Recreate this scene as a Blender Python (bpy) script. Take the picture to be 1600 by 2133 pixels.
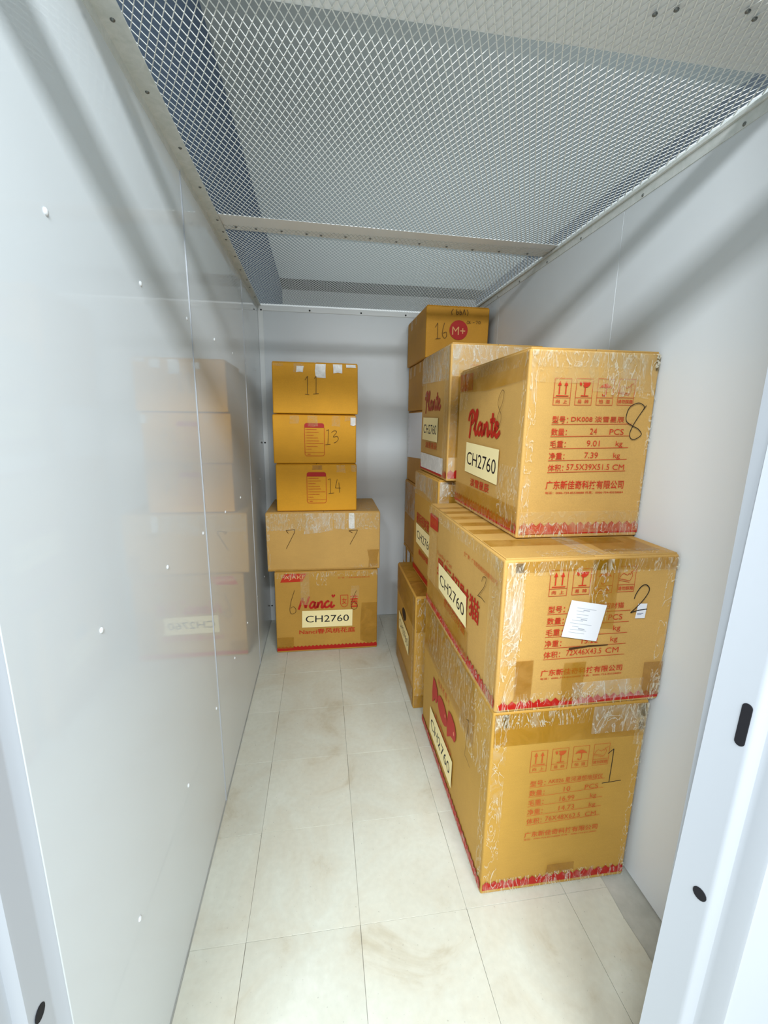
import bpy, bmesh, math, random
from mathutils import Vector, Matrix, noise

# ------------------------------------------------------------------ clear
for o in list(bpy.data.objects):
    bpy.data.objects.remove(o, do_unlink=True)
SC = bpy.context.scene
COL = SC.collection
random.seed(7)

# ------------------------------------------------------------------ camera
CX, CH, YAW, PITCH, ROLL, FPX = 0.36536, 1.36093, 0.145469, -0.208489, 0.013942, 891.62
fwd = Vector((math.sin(YAW)*math.cos(PITCH), math.cos(YAW)*math.cos(PITCH), math.sin(PITCH)))
right0 = Vector((math.cos(YAW), -math.sin(YAW), 0))
up0 = right0.cross(fwd)
right = math.cos(ROLL)*right0 + math.sin(ROLL)*up0
up = -math.sin(ROLL)*right0 + math.cos(ROLL)*up0
cam = bpy.data.cameras.new('camera')
cam_o = bpy.data.objects.new('camera', cam)
COL.objects.link(cam_o)
m = Matrix((right, up, -fwd)).transposed().to_4x4()
m.translation = Vector((CX, 0, CH))
cam_o.matrix_world = m
cam.sensor_fit = 'HORIZONTAL'
cam.sensor_width = 36.0
cam.lens = 36.0*FPX/1600.0
cam.clip_start = 0.02
SC.camera = cam_o

# ------------------------------------------------------------------ world and light
w = bpy.data.worlds.new('world')
SC.world = w
w.use_nodes = True
w.node_tree.nodes['Background'].inputs[0].default_value = (0.86, 0.95, 1.0, 1)
w.node_tree.nodes['Background'].inputs[1].default_value = 0.36
w.cycles.sampling_method = 'NONE'
LAMP_POWER = 40.0            # watts of each corridor lamp
LAMP_COL = (0.93, 0.975, 1.0, 1)
SC.view_settings.view_transform = 'Standard'
SC.view_settings.look = 'None'
SC.view_settings.exposure = 1.19
SC.view_settings.gamma = 1.0
SC.view_settings.use_curve_mapping = False
SC.cycles.diffuse_bounces = 3
SC.cycles.glossy_bounces = 2
SC.cycles.max_bounces = 4
SC.cycles.transparent_max_bounces = 12

# ------------------------------------------------------------------ room sizes
W, D, H = 1.2873, 2.8333, 2.0345
FY = 0.505                      # front end of the side walls
ZC = 2.85                       # building ceiling

# ------------------------------------------------------------------ materials
def srgb(r, g, b):
    f = lambda c: (c/255/12.92) if c/255 <= 0.04045 else ((c/255+0.055)/1.055)**2.4
    return (f(r), f(g), f(b), 1)
MATS = {}
def nodes(name):
    mt = bpy.data.materials.new(name); mt.use_nodes = True
    nt = mt.node_tree
    return mt, nt, nt.nodes['Principled BSDF'], nt.nodes['Material Output']
def plain(name, col, rough=0.6, spec=0.5, metal=0.0):
    if name in MATS: return MATS[name]
    mt, nt, p, o = nodes(name)
    p.inputs['Base Color'].default_value = col
    p.inputs['Roughness'].default_value = rough
    p.inputs['Specular IOR Level'].default_value = spec
    p.inputs['Metallic'].default_value = metal
    MATS[name] = mt
    return mt
def tex(nt, scale, detail=4, rough=0.55, stretch=None, coord='Object'):
    tc = nt.nodes.new('ShaderNodeTexCoord'); mp = nt.nodes.new('ShaderNodeMapping')
    nz = nt.nodes.new('ShaderNodeTexNoise')
    nt.links.new(tc.outputs[coord], mp.inputs[0]); nt.links.new(mp.outputs[0], nz.inputs['Vector'])
    nz.inputs['Scale'].default_value = scale; nz.inputs['Detail'].default_value = detail
    nz.inputs['Roughness'].default_value = rough
    if stretch: mp.inputs['Scale'].default_value = stretch
    return nz
def ramp(nt, src, stops):
    r = nt.nodes.new('ShaderNodeValToRGB'); e = r.color_ramp.elements
    e[0].position, e[0].color = stops[0][0], stops[0][1]
    e[1].position, e[1].color = stops[-1][0], stops[-1][1]
    for q in stops[1:-1]:
        n = e.new(q[0]); n.color = q[1]
    nt.links.new(src, r.inputs[0])
    return r
def g(v): return (v, v, v, 1)
def mixc(nt, fac, a, b, mode='MULTIPLY'):
    mx = nt.nodes.new('ShaderNodeMix'); mx.data_type = 'RGBA'; mx.blend_type = mode
    for sock, val in ((mx.inputs[0], fac), (mx.inputs[6], a), (mx.inputs[7], b)):
        if hasattr(val, 'node'): nt.links.new(val, sock)
        else: sock.default_value = val
    return mx.outputs[2]
def bump(nt, p, src, strength, dist=0.002):
    b = nt.nodes.new('ShaderNodeBump'); b.inputs['Strength'].default_value = strength
    b.inputs['Distance'].default_value = dist
    nt.links.new(src, b.inputs['Height']); nt.links.new(b.outputs[0], p.inputs['Normal'])

def cardboard(name, col, gloss=0.35):
    if name in MATS: return MATS[name]
    mt, nt, p, o = nodes(name)
    big = tex(nt, 3.5, 5, 0.6); fine = tex(nt, 420, 2, 0.5)
    fl = tex(nt, 30, 3, 0.6, (1, 1, 7))
    r1 = ramp(nt, big.outputs[0], [(0.3, g(0.88)), (0.7, g(1.06))])
    r2 = ramp(nt, fine.outputs[0], [(0.3, g(0.93)), (0.7, g(1.05))])
    r3 = ramp(nt, fl.outputs[0], [(0.35, g(0.985)), (0.65, g(1.012))])
    c = mixc(nt, 1.0, col, r1.outputs[0]); c = mixc(nt, 1.0, c, r2.outputs[0]); c = mixc(nt, 1.0, c, r3.outputs[0])
    nt.links.new(c, p.inputs['Base Color'])
    p.inputs['Roughness'].default_value = 0.62
    p.inputs['Specular IOR Level'].default_value = gloss
    bump(nt, p, big.outputs[0], 0.10, 0.006)
    MATS[name] = mt
    return mt
def film(name, col, lo, hi, rough=0.16, scale=14, stretch=(1, 1, 1), wrinkle=0.5, thr=(0.35, 0.7), crease_glint=0.0):
    """thin packing film: partly see-through, wrinkled and shiny, milky in streaks, with glints painted as pale crease lines"""
    if name in MATS: return MATS[name]
    mt, nt, p, o = nodes(name)
    nz = tex(nt, scale, 5, 0.65, stretch); wr = tex(nt, scale*2.2, 3, 0.6, stretch)
    nz.inputs['Distortion'].default_value = 1.2
    a = ramp(nt, nz.outputs[0], [(thr[0], g(lo)), (thr[1], g(hi))])
    src = a.outputs[0]
    if crease_glint:
        cr = tex(nt, scale*1.1, 3, 0.55, (stretch[0], stretch[1], stretch[2]*0.6)); cr.inputs['Distortion'].default_value = 2.5
        rg = ramp(nt, cr.outputs[0], [(0.480, g(0)), (0.500, g(crease_glint)), (0.520, g(0))])
        src = mixc(nt, 1.0, src, rg.outputs[0], 'ADD')  # pale ridges added to the opacity stand in for specular glints
    p.inputs['Base Color'].default_value = col
    p.inputs['Roughness'].default_value = rough
    p.inputs['Specular IOR Level'].default_value = 0.8
    nt.links.new(src, p.inputs['Alpha'])
    bump(nt, p, wr.outputs[0], wrinkle, 0.004)
    MATS[name] = mt
    return mt

def wall_mat(name, col, rough):
    mt, nt, p, o = nodes(name)
    big = tex(nt, 1.3, 3, 0.5, (1, 1, 0.35)); sm = tex(nt, 26, 3, 0.55)
    r1 = ramp(nt, big.outputs[0], [(0.3, g(0.965)), (0.7, g(1.0))])
    nt.links.new(mixc(nt, 1.0, col, r1.outputs[0]), p.inputs['Base Color'])
    p.inputs['Roughness'].default_value = rough
    p.inputs['Specular IOR Level'].default_value = 0.5
    b2 = nt.nodes.new('ShaderNodeBump'); b2.inputs['Strength'].default_value = 0.012
    b2.inputs['Distance'].default_value = 0.02
    nt.links.new(big.outputs[0], b2.inputs['Height']); nt.links.new(b2.outputs[0], p.inputs['Normal'])
    return mt
M_WALL = wall_mat('painted_steel_panel', srgb(222, 230, 235), 0.04)
M_WALLR = wall_mat('painted_steel_panel_satin', srgb(223, 229, 233), 0.34)
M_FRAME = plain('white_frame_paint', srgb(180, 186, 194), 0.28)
M_TRIM = plain('white_trim_paint', srgb(238, 242, 243), 0.4)
M_MESH = plain('white_wire', srgb(240, 244, 241), 0.5)
M_HOLESHADE = plain('hole_shade', srgb(8, 8, 18), 0.8)
M_SCREW = plain('grey_screw', srgb(120, 124, 122), 0.35, metal=0.6)
M_SCREWD = plain('dark_screw', srgb(35, 35, 38), 0.35, metal=0.6)
M_RIVET = plain('white_rivet', srgb(225, 230, 234), 0.25)
M_UPCEIL = plain('building_ceiling_grey', srgb(190, 197, 195), 0.8)
M_UPWALL = plain('void_shade_dark_blue_grey', srgb(80, 96, 116), 0.8)
M_SHADEBAND = plain('ceiling_shade_grey', srgb(92, 96, 94), 0.8)
M_FARWALL = plain('grey_far_wall', srgb(165, 168, 166), 0.8)
def galv():
    mt, nt, p, o = nodes('white_galvanised')
    nz = tex(nt, 38, 4, 0.6); nz.inputs['Distortion'].default_value = 0.8
    r1 = ramp(nt, nz.outputs[0], [(0.30, srgb(210, 217, 213)), (0.70, srgb(230, 234, 232))])
    nt.links.new(r1.outputs[0], p.inputs['Base Color']); p.inputs['Roughness'].default_value = 0.45
    return mt
M_GALV = galv()
def tile_mat():
    mt, nt, p, o = nodes('vinyl_tile')
    oi = nt.nodes.new('ShaderNodeObjectInfo')
    a = tex(nt, 6.0, 6, 0.62, coord='Generated'); b = tex(nt, 55, 4, 0.6)
    geo = nt.nodes.new('ShaderNodeNewGeometry')
    a = nt.nodes.new('ShaderNodeTexNoise'); a.inputs['Scale'].default_value = 4.2; a.inputs['Detail'].default_value = 7
    a.inputs['Roughness'].default_value = 0.66; a.inputs['Distortion'].default_value = 0.7
    b = nt.nodes.new('ShaderNodeTexNoise'); b.inputs['Scale'].default_value = 60; b.inputs['Detail'].default_value = 4
    s = nt.nodes.new('ShaderNodeTexNoise'); s.inputs['Scale'].default_value = 130; s.inputs['Detail'].default_value = 1
    for q in (a, b, s): nt.links.new(geo.outputs['Position'], q.inputs['Vector'])
    base = ramp(nt, a.outputs[0], [(0.28, srgb(188, 181, 160)), (0.40, srgb(203, 201, 186)), (0.60, srgb(208, 210, 198)), (0.75, srgb(217, 218, 209))])
    vv = ramp(nt, oi.outputs['Random'], [(0.0, g(0.955)), (1.0, g(1.02))])
    r2 = ramp(nt, b.outputs[0], [(0.3, g(0.955)), (0.7, g(1.02))])
    r3 = ramp(nt, s.outputs[0], [(0.20, g(0.72)), (0.27, g(1.0))])
    c = mixc(nt, 1.0, base.outputs[0], vv.outputs[0]); c = mixc(nt, 1.0, c, r2.outputs[0]); c = mixc(nt, 1.0, c, r3.outputs[0])
    nt.links.new(c, p.inputs['Base Color'])
    p.inputs['Roughness'].default_value = 0.36
    bump(nt, p, b.outputs[0], 0.05, 0.001)
    return mt
M_TILE = tile_mat()
def concrete():
    mt, nt, p, o = nodes('bare_concrete')
    a = tex(nt, 9, 6, 0.65)
    r1 = ramp(nt, a.outputs[0], [(0.3, srgb(166, 167, 159)), (0.7, srgb(196, 197, 189))])
    nt.links.new(r1.outputs[0], p.inputs['Base Color']); p.inputs['Roughness'].default_value = 0.8
    return mt
M_CONC = concrete()

# ------------------------------------------------------------------ mesh helpers
def link(o, parent=None):
    COL.objects.link(o)
    if parent: o.parent = parent
    return o
def mesh_obj(name, verts, faces, mat, parent=None, smooth=False):
    me = bpy.data.meshes.new(name)
    me.from_pydata([tuple(v) for v in verts], [], faces); me.update()
    if smooth:
        for q in me.polygons: q.use_smooth = True
    me.materials.append(mat)
    return link(bpy.data.objects.new(name, me), parent)
BOXF = [(0, 3, 2, 1), (4, 5, 6, 7), (0, 1, 5, 4), (1, 2, 6, 5), (2, 3, 7, 6), (3, 0, 4, 7)]
def boxv(x0, x1, y0, y1, z0, z1):
    return [(x0, y0, z0), (x1, y0, z0), (x1, y1, z0), (x0, y1, z0), (x0, y0, z1), (x1, y0, z1), (x1, y1, z1), (x0, y1, z1)]
def box(name, x0, x1, y0, y1, z0, z1, mat, parent=None, bev=0.0, seg=2):
    o = mesh_obj(name, boxv(x0, x1, y0, y1, z0, z1), BOXF, mat, parent)
    if bev:
        bm = bmesh.new(); bm.from_mesh(o.data)
        bmesh.ops.bevel(bm, geom=bm.edges[:], offset=bev, segments=seg, affect='EDGES', profile=0.5)
        for f in bm.faces: f.smooth = max(abs(c) for c in f.normal) < 0.999
        bm.to_mesh(o.data); bm.free()
    return o
def structure(o):
    o['kind'] = 'structure'
    return o
def empty(name, loc=(0, 0, 0), rz=0.0, parent=None):
    o = bpy.data.objects.new(name, None); o.empty_display_size = 0.1
    o.location = loc; o.rotation_euler = (0, 0, rz)
    return link(o, parent)
def disc_mesh(name, r, h, mat, n=10):
    """a low domed head whose axis is +Z, base at the origin"""
    vs, fs = [], []
    for rr, zz in ((r, 0), (r*0.92, h*0.5), (r*0.5, h)):
        for k in range(n):
            a = 2*math.pi*k/n; vs.append((rr*math.cos(a), rr*math.sin(a), zz))
    for j in range(2):
        for k in range(n):
            fs.append((j*n+k, j*n+(k+1) % n, (j+1)*n+(k+1) % n, (j+1)*n+k))
    fs.append(tuple(range(2*n, 3*n)))
    me = bpy.data.meshes.new(name); me.from_pydata(vs, [], fs)
    for q in me.polygons: q.use_smooth = True
    me.materials.append(mat)
    return me
def place(name, me, loc, normal, parent):
    o = bpy.data.objects.new(name, me)
    o.location = loc
    o.rotation_euler = Vector((0, 0, 1)).rotation_difference(Vector(normal)).to_euler()
    return link(o, parent)

# ------------------------------------------------------------------ floor
floor = structure(box('floor', -0.4, 1.9, -2.2, D+0.1, -0.06, -0.004, M_CONC))
XJ = [0.002, 0.145, 0.450, 0.755, 1.060, 1.192]
YJ = [-0.02, 0.2925, 0.605, 0.9175, 1.230, 1.5425, 1.855, 2.1675, 2.480, 2.7925, D-0.002]
for i in range(5):
    for j in range(len(YJ)-1):
        gx = 0.00035
        x0, x1, y0, y1 = XJ[i]+gx, XJ[i+1]-gx, YJ[j]+gx, YJ[j+1]-gx
        zt = random.uniform(-0.0006, 0.0)
        if i == 4:      # cut edge towards the bare concrete strip, uneven
            n = 5
            top = [(x0, y0), ] + [(x1+random.uniform(-0.004, 0.004), y0+(y1-y0)*k/(n-1)) for k in range(n)] + [(x0, y1)]
            k = len(top)
            vs = [(a, b, zt) for a, b in top] + [(a, b, -0.004) for a, b in top]
            fs = [tuple(range(k)), tuple(reversed(range(k, 2*k)))] + [(q, k+q, k+(q+1) % k, (q+1) % k) for q in range(k)]
            mesh_obj('tile', vs, fs, M_TILE, floor)
        else:
            box('tile', x0, x1, y0, y1, -0.004, zt, M_TILE, floor, bev=0.0006, seg=1)

# ------------------------------------------------------------------ walls
RIV = disc_mesh('rivet_head', 0.0055, 0.003, M_RIVET)
SCR = disc_mesh('screw_head', 0.0045, 0.0025, M_SCREW, 8)
SCRD = disc_mesh('dark_screw_head', 0.0055, 0.004, M_SCREWD, 8)
wl = structure(box('wall_left', -0.05, -0.012, FY, D+0.03, 0, H, M_WALL))
seams = [FY, 1.377, 2.2813, D+0.002]
for k in range(3):
    pn = box('panel', -0.012, 0.0, seams[k], seams[k+1]-0.0006, 0.0, H+0.01, M_WALL, wl, bev=0.0022, seg=3)
    for y in (0.711, 1.026, 1.341, 1.657, 1.972, 2.287, 2.60):
        if seams[k] < y < seams[k+1]:
            for z in (1.633, 1.017, 0.407):
                place('rivet', RIV, (0.0, y, z), (1, 0, 0), pn)
# folded panel edges that show as bright upright lines
for y in (1.3775, 2.2818):
    box('seam_strip', -0.002, 0.0022, y-0.0024, y+0.0024, 0.0, H-0.02, M_FRAME, wl, bev=0.001)
wr = structure(box('wall_right', W+0.012, W+0.05, FY+0.02, D+0.03, 0, H, M_WALLR))
for k, (a, b) in enumerate(((FY+0.02, 1.342), (1.342, 2.2813), (2.2813, D+0.002))):
    box('panel', W, W+0.012, a, b-0.0006, 0.0, H+0.01, M_WALLR, wr, bev=0.0018, seg=3)
wb = structure(box('wall_back', -0.05, W+0.05, D, D+0.04, 0, H+0.006, M_WALLR))
box('top_trim', 0.003, W, D-0.004, D, H-0.034, H+0.004, M_TRIM, wb, bev=0.0012)
box('corner_angle', 0.0005, 0.030, D-0.003, D, 0.0, H-0.034, M_TRIM, wb, bev=0.0012)
for x, z in ((0.020, 2.004), (0.307, 2.012), (0.62, 2.012), (0.90, 2.012), (0.010, 1.219), (0.010, 0.110)):
    place('screw', SCRD, (x, D-0.0032 if z < 2 else D-0.004, z), (0, -1, 0), wb)

# ------------------------------------------------------------------ door frame
def upright(name, prof, z0, z1, lean, mat, smooth=True):
    """folded steel upright: an XY outline swept upwards, leaning lean metres per metre about z=0.6"""
    n = len(prof); vs = []
    for z in (z0, z1):
        for x, y in prof: vs.append((x+lean*(z-0.6), y, z))
    fs = [(k, (k+1) % n, n+(k+1) % n, n+k) for k in range(n)]
    fs += [tuple(reversed(range(n))), tuple(range(n, 2*n))]
    o = mesh_obj(name, vs, fs, mat, None, smooth)
    try: o.data.set_sharp_from_angle(angle=math.radians(28))
    except Exception: pass
    return o
def arc(cx, cy, r, a0, a1, n=5):
    return [(cx+r*math.cos(math.radians(a0+(a1-a0)*k/n)), cy+r*math.sin(math.radians(a0+(a1-a0)*k/n))) for k in range(n+1)]
LEAN = 0.029
# right upright, outline starts at the inner corner and goes round the visible side
profR = [(0.9385, 0.503), (0.9398, 0.499), (0.9432, 0.4862), (0.9440, 0.4835), (0.9515, 0.453), (0.9522, 0.4495), (0.9545, 0.4462),
         (0.9600, 0.4420), (0.9645, 0.4385), (0.9660, 0.4345), (0.9662, 0.430), (0.9675, 0.4055), (0.9690, 0.4015), (0.973, 0.400),
         (1.40, 0.400), (1.40, 0.503)]
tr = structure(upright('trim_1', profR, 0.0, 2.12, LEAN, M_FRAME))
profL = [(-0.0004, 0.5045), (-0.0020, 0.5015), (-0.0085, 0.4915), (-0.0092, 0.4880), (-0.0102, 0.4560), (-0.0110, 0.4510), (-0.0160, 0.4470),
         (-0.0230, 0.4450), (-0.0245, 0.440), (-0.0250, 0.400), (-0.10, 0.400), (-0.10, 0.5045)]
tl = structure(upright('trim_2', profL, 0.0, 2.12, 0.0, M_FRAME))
def slot_plate(parent, X, lean, ang, y, z0, z1, half, name='slot_plate'):
    """capsule shaped dark plate proud of the reveal, its colour painting the shade of a hole (plane through X at height 0.6)"""
    pts = []
    n = 8
    for k in range(n+1):
        a = math.pi*k/n; pts.append((half*math.cos(a), z1-half+half*math.sin(a)))
    for k in range(n+1):
        a = math.pi+math.pi*k/n; pts.append((half*math.cos(a), z0+half+half*math.sin(a)))
    vs = []
    for dd in (0.0, 0.0012):
        for a, z in pts:
            vs.append((X+lean*(z-0.6)-ang*a-math.copysign(dd, 1)*(1 if X > 0.5 else -1), y+a, z))
    n = len(pts)
    fs = [tuple(range(n, 2*n)), tuple(reversed(range(n)))] + [(k, (k+1) % n, n+(k+1) % n, n+k) for k in range(n)]
    return mesh_obj(name, vs, fs, M_HOLESHADE, parent)
slot_plate(tr, 0.9500, LEAN, 0.245, 0.4590, 0.907, 0.975, 0.0062)
slot_plate(tr, 0.9490, LEAN, 0.245, 0.4625, 0.622, 0.642, 0.0095, 'round_hole_plate')
slot_plate(tl, -0.0098, 0.0, 0.03, 0.4680, 0.592, 0.612, 0.0098, 'round_hole_plate')
# return panel between the right upright and the right wall
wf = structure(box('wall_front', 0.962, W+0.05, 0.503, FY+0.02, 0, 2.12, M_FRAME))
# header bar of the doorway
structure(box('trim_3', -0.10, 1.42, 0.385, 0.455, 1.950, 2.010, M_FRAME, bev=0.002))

# ------------------------------------------------------------------ wire mesh ceiling
ce = structure(empty('ceiling', (0, 0, H)))
def wire_mesh(name, x0, x1, y0, y1, z, px=0.016, py=0.032):
    vs, fs = [], []
    nx = int((x1-x0)/(px/2)); ny = int((y1-y0)/(py/2))
    L = math.hypot(px/2, py/2)
    def bar(ax, ay, bx, by, wd, th, tilt):
        dx, dy = (bx-ax)/L, (by-ay)/L
        sx, sy = -dy, dx
        b = len(vs)
        for (qx, qy) in ((ax-dx*0.0004, ay-dy*0.0004), (bx+dx*0.0004, by+dy*0.0004)):
            for s, t in ((-1, -1), (1, -1), (1, 1), (-1, 1)):
                zz = th/2*t + tilt*s
                vs.append((qx+sx*s*wd/2, qy+sy*s*wd/2, z+zz))
        fs.extend(((b, b+1, b+5, b+4), (b+1, b+2, b+6, b+5), (b+2, b+3, b+7, b+6), (b+3, b, b+4, b+7)))
    for i in range(nx+1):
        for j in range(ny):
            if (i+j) % 2: continue
            ax, ay = x0+i*px/2, y0+j*py/2
            if i < nx: bar(ax, ay, ax+px/2, ay+py/2, 0.00195, 0.0011, 0.00030)
            if i > 0: bar(ax, ay, ax-px/2, ay+py/2, 0.00150, 0.0011, -0.00030)
    o = mesh_obj(name, vs, fs, M_MESH, ce)
    o.location = (0, 0, -H)
    o['kind'] = 'stuff'
    return o
wire_mesh('wire_mesh', 0.002, W-0.002, 0.735, 1.76, H+0.0006)
wire_mesh('wire_mesh', 0.006, W-0.002, 1.752, D-0.002, H-0.0028)
def cpart(o):
    o.parent = ce; o.location = (0, 0, -H); return o
# cross bar (slightly askew)
bv = []
for z in (H-0.0017, H-0.0003):
    for x, y in ((0.0, 1.671), (W, 1.712), (W, 1.832), (0.0, 1.786)):
        bv.append((x, y, z))
cpart(mesh_obj('cross_bar', bv, BOXF, M_TRIM))
for x in (0.075, 0.145, 0.234, 0.323, 0.376, 0.466, 0.558, 0.66, 0.75, 0.86, 0.97, 1.08, 1.20):
    o = place('screw', SCR, (x, 1.762+0.035*x+random.uniform(-0.008, 0.012), -0.0035), (0, 0, -1), ce)
# left angle under the mesh edge, right angle up the wall
lv = []
for z in (H-0.0068, H-0.0045):
    for x, y in ((0.0, FY+0.02), (0.049, FY+0.02), (0.020, D-0.003), (0.0, D-0.003)):
        lv.append((x, y, z))
cpart(mesh_obj('edge_angle', lv, BOXF, M_GALV))
cpart(box('edge_angle', 0.0, 0.0016, FY+0.02, D-0.003, H-0.026, H-0.0045, M_GALV))
for y in (0.78, 0.95, 1.118, 1.306, 1.493, 1.705, 1.80, 1.87, 2.042, 2.206, 2.35, 2.471, 2.65):
    place('screw', SCR, (0.020-0.004*(y > 2.1)+random.uniform(-0.004, 0.006), y, -0.0068), (0, 0, -1), ce)
cpart(box('edge_angle', W-0.0022, W, FY+0.02, D-0.003, H-0.038, H+0.004, M_GALV, bev=0.0006))
cpart(box('edge_angle', W-0.010, W-0.002, FY+0.02, D-0.003, H-0.014, H-0.0045, M_GALV, bev=0.0015))
for y in (0.66, 0.962, 1.265, 1.565, 1.80, 2.05, 2.30):
    place('screw', SCR, (W-0.0022, y, 2.003-H), (-1, 0, 0), ce)
# front plate the mesh is screwed to
cpart(box('front_plate', -0.02, W+0.02, 0.745, 0.886, H+0.004, H+0.010, M_TRIM))
for x, y in ((0.958, 0.788), (0.929, 0.801), (1.076, 0.772), (1.10, 0.782), (0.62, 0.80)):
    place('screw', SCR, (x, y, -0.001), (0, 0, -1), ce)

# ------------------------------------------------------------------ the building above
structure(box('ceiling_slab', -3.0, 4.3, -3.2, 5.12, ZC, ZC+0.1, M_UPCEIL))
structure(box('ceiling_shade_band', -3.0, 4.3, 5.12, 5.45, ZC-0.02, ZC+0.1, M_SHADEBAND))  # strip coloured dark to stand in for the ceiling's shaded recess
structure(box('wall_far', -3.0, 4.3, 5.45, 5.55, 0, ZC+0.1, M_FARWALL))
structure(box('wall_upper_left', -0.09, -0.05, FY, 5.4, H, ZC, M_UPWALL))  # dark colour stands in for the unlit void above the partition
structure(box('wall_upper_right', 2.25, 2.29, FY, 5.4, H, ZC, plain('void_shade_blue_grey', srgb(112, 122, 132), 0.8)))  # blue-grey colour paints in the dimmer light towards the right

# corridor lamp behind the camera
lampm, nt, p, o = nodes('lamp_diffuser')
p.inputs['Emission Color'].default_value = LAMP_COL
p.inputs['Emission Strength'].default_value = 0.0
prof = [(-0.12, 0.05), (-0.105, 0.0), (-0.06, -0.045), (0.0, -0.06), (0.06, -0.045), (0.105, 0.0), (0.12, 0.05)]
dv = [(x, y, z) for x in (-0.6, 0.6) for y, z in prof]
n = len(prof)
df = [(k, k+1, n+k+1, n+k) for k in range(n-1)] + [tuple(range(n)), tuple(reversed(range(n, 2*n)))]
for lx, lab in ((-0.80, 'long white corridor ceiling lamp, the one further left of the doorway'), (0.90, 'long white corridor ceiling lamp, the one right of the doorway')):
    lamp = empty('corridor_lamp', (lx, -1.15, 2.74))
    lamp['label'] = lab; lamp['category'] = 'lamp'; lamp['group'] = 'corridor ceiling lamps'
    box('housing', -0.62, 0.62, -0.13, 0.13, 0.05, 0.11, M_FRAME, lamp, bev=0.004)
    mesh_obj('diffuser', dv, df, lampm, lamp)
    L = bpy.data.lights.new('lamp_light', 'AREA'); L.shape = 'RECTANGLE'; L.size = 1.2; L.size_y = 0.22
    L.energy = LAMP_POWER; L.color = LAMP_COL[:3]
    lo = bpy.data.objects.new('lamp_light', L); link(lo, lamp)
    lo.location = (0, 0.03, -0.085); lo.rotation_euler = (math.radians(40), 0, 0)

# ------------------------------------------------------------------ cartons
RED = plain('red_ink', srgb(194, 52, 26), 0.6, 0.3)
REDD = plain('red_ink_solid', srgb(180, 28, 16), 0.5, 0.35)
ORG = plain('orange_red_ink', srgb(200, 92, 40), 0.6, 0.3)
PEN = plain('black_marker', srgb(28, 22, 20), 0.6, 0.3)
PENB = plain('brown_marker', srgb(70, 45, 18), 0.6, 0.3)
BLK = plain('black_ink', srgb(10, 10, 28), 0.5, 0.3)
GREY = plain('grey_ink', srgb(178, 184, 194), 0.6, 0.3)
BLUE = plain('blue_ink', srgb(60, 70, 120), 0.6, 0.3)
CREAM = plain('cream_paper', srgb(250, 234, 176), 0.65, 0.3)
WHITEP = plain('white_paper', srgb(238, 240, 246), 0.5, 0.4)
PALE = plain('pale_lettering', srgb(226, 170, 110), 0.6, 0.3)
PINK = plain('pink_highlight_ink', srgb(232, 140, 110), 0.6, 0.3)
K_FRONT = cardboard('cardboard_tan', srgb(203, 160, 88))
K_ONE = cardboard('cardboard_ochre', srgb(196, 152, 68))
K_LEFT = cardboard('cardboard_amber', srgb(224, 160, 32))
K_MID = cardboard('cardboard_brown', srgb(192, 146, 64))
K_BACK = cardboard('cardboard_golden', srgb(206, 146, 40))
T_AMBER = film('amber_tape', srgb(190, 136, 10), 0.14, 0.36, 0.2, 9, (1, 1, 1), 0.35)
T_BROWN = film('brown_tape', srgb(172, 116, 24), 0.18, 0.40, 0.22, 11, (1, 1, 1), 0.3)
T_CLEAR = film('clear_tape', srgb(246, 240, 218), 0.0, 0.14, 0.10, 22, (1, 1, 0.5), 0.9, (0.52, 0.80), 0.34)
T_MILK = film('milky_tape', srgb(244, 238, 222), 0.03, 0.30, 0.12, 15, (1, 1, 0.6), 0.8, (0.42, 0.80), 0.42)
T_WHITE = film('white_tape', srgb(244, 242, 238), 0.70, 0.98, 0.25, 20, (1, 1, 1), 0.4)
T_PALE = film('pale_tape', srgb(236, 206, 146), 0.03, 0.20, 0.14, 14, (1, 1, 1), 0.4, (0.35, 0.7), 0.18)

TEXTS = {}
def text_geo(s, bold=0.0, shear=0.0):
    key = (s, bold, shear)
    if key in TEXTS: return TEXTS[key]
    c = bpy.data.curves.new('lettering', 'FONT'); c.body = s; c.offset = bold; c.resolution_u = 3; c.shear = shear
    o = bpy.data.objects.new('lettering', c); COL.objects.link(o)
    dg = bpy.context.evaluated_depsgraph_get()
    me = bpy.data.meshes.new_from_object(o.evaluated_get(dg))
    vs = [(v.co.x, v.co.y) for v in me.vertices]; fs = [tuple(q.vertices) for q in me.polygons]
    bpy.data.objects.remove(o, do_unlink=True); bpy.data.curves.remove(c); bpy.data.meshes.remove(me)
    TEXTS[key] = (vs, fs)
    return TEXTS[key]
def smooth_path(pts, n=6):
    if len(pts) < 3: return pts
    out = []
    for i in range(len(pts)-1):
        p0 = pts[max(i-1, 0)]; p1 = pts[i]; p2 = pts[i+1]; p3 = pts[min(i+2, len(pts)-1)]
        for k in range(n):
            t = k/n
            out.append(tuple(0.5*((2*p1[a])+(-p0[a]+p2[a])*t+(2*p0[a]-5*p1[a]+4*p2[a]-p3[a])*t*t+(-p0[a]+3*p1[a]-3*p2[a]+p3[a])*t**3) for a in (0, 1)))
    out.append(pts[-1])
    return out

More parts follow.
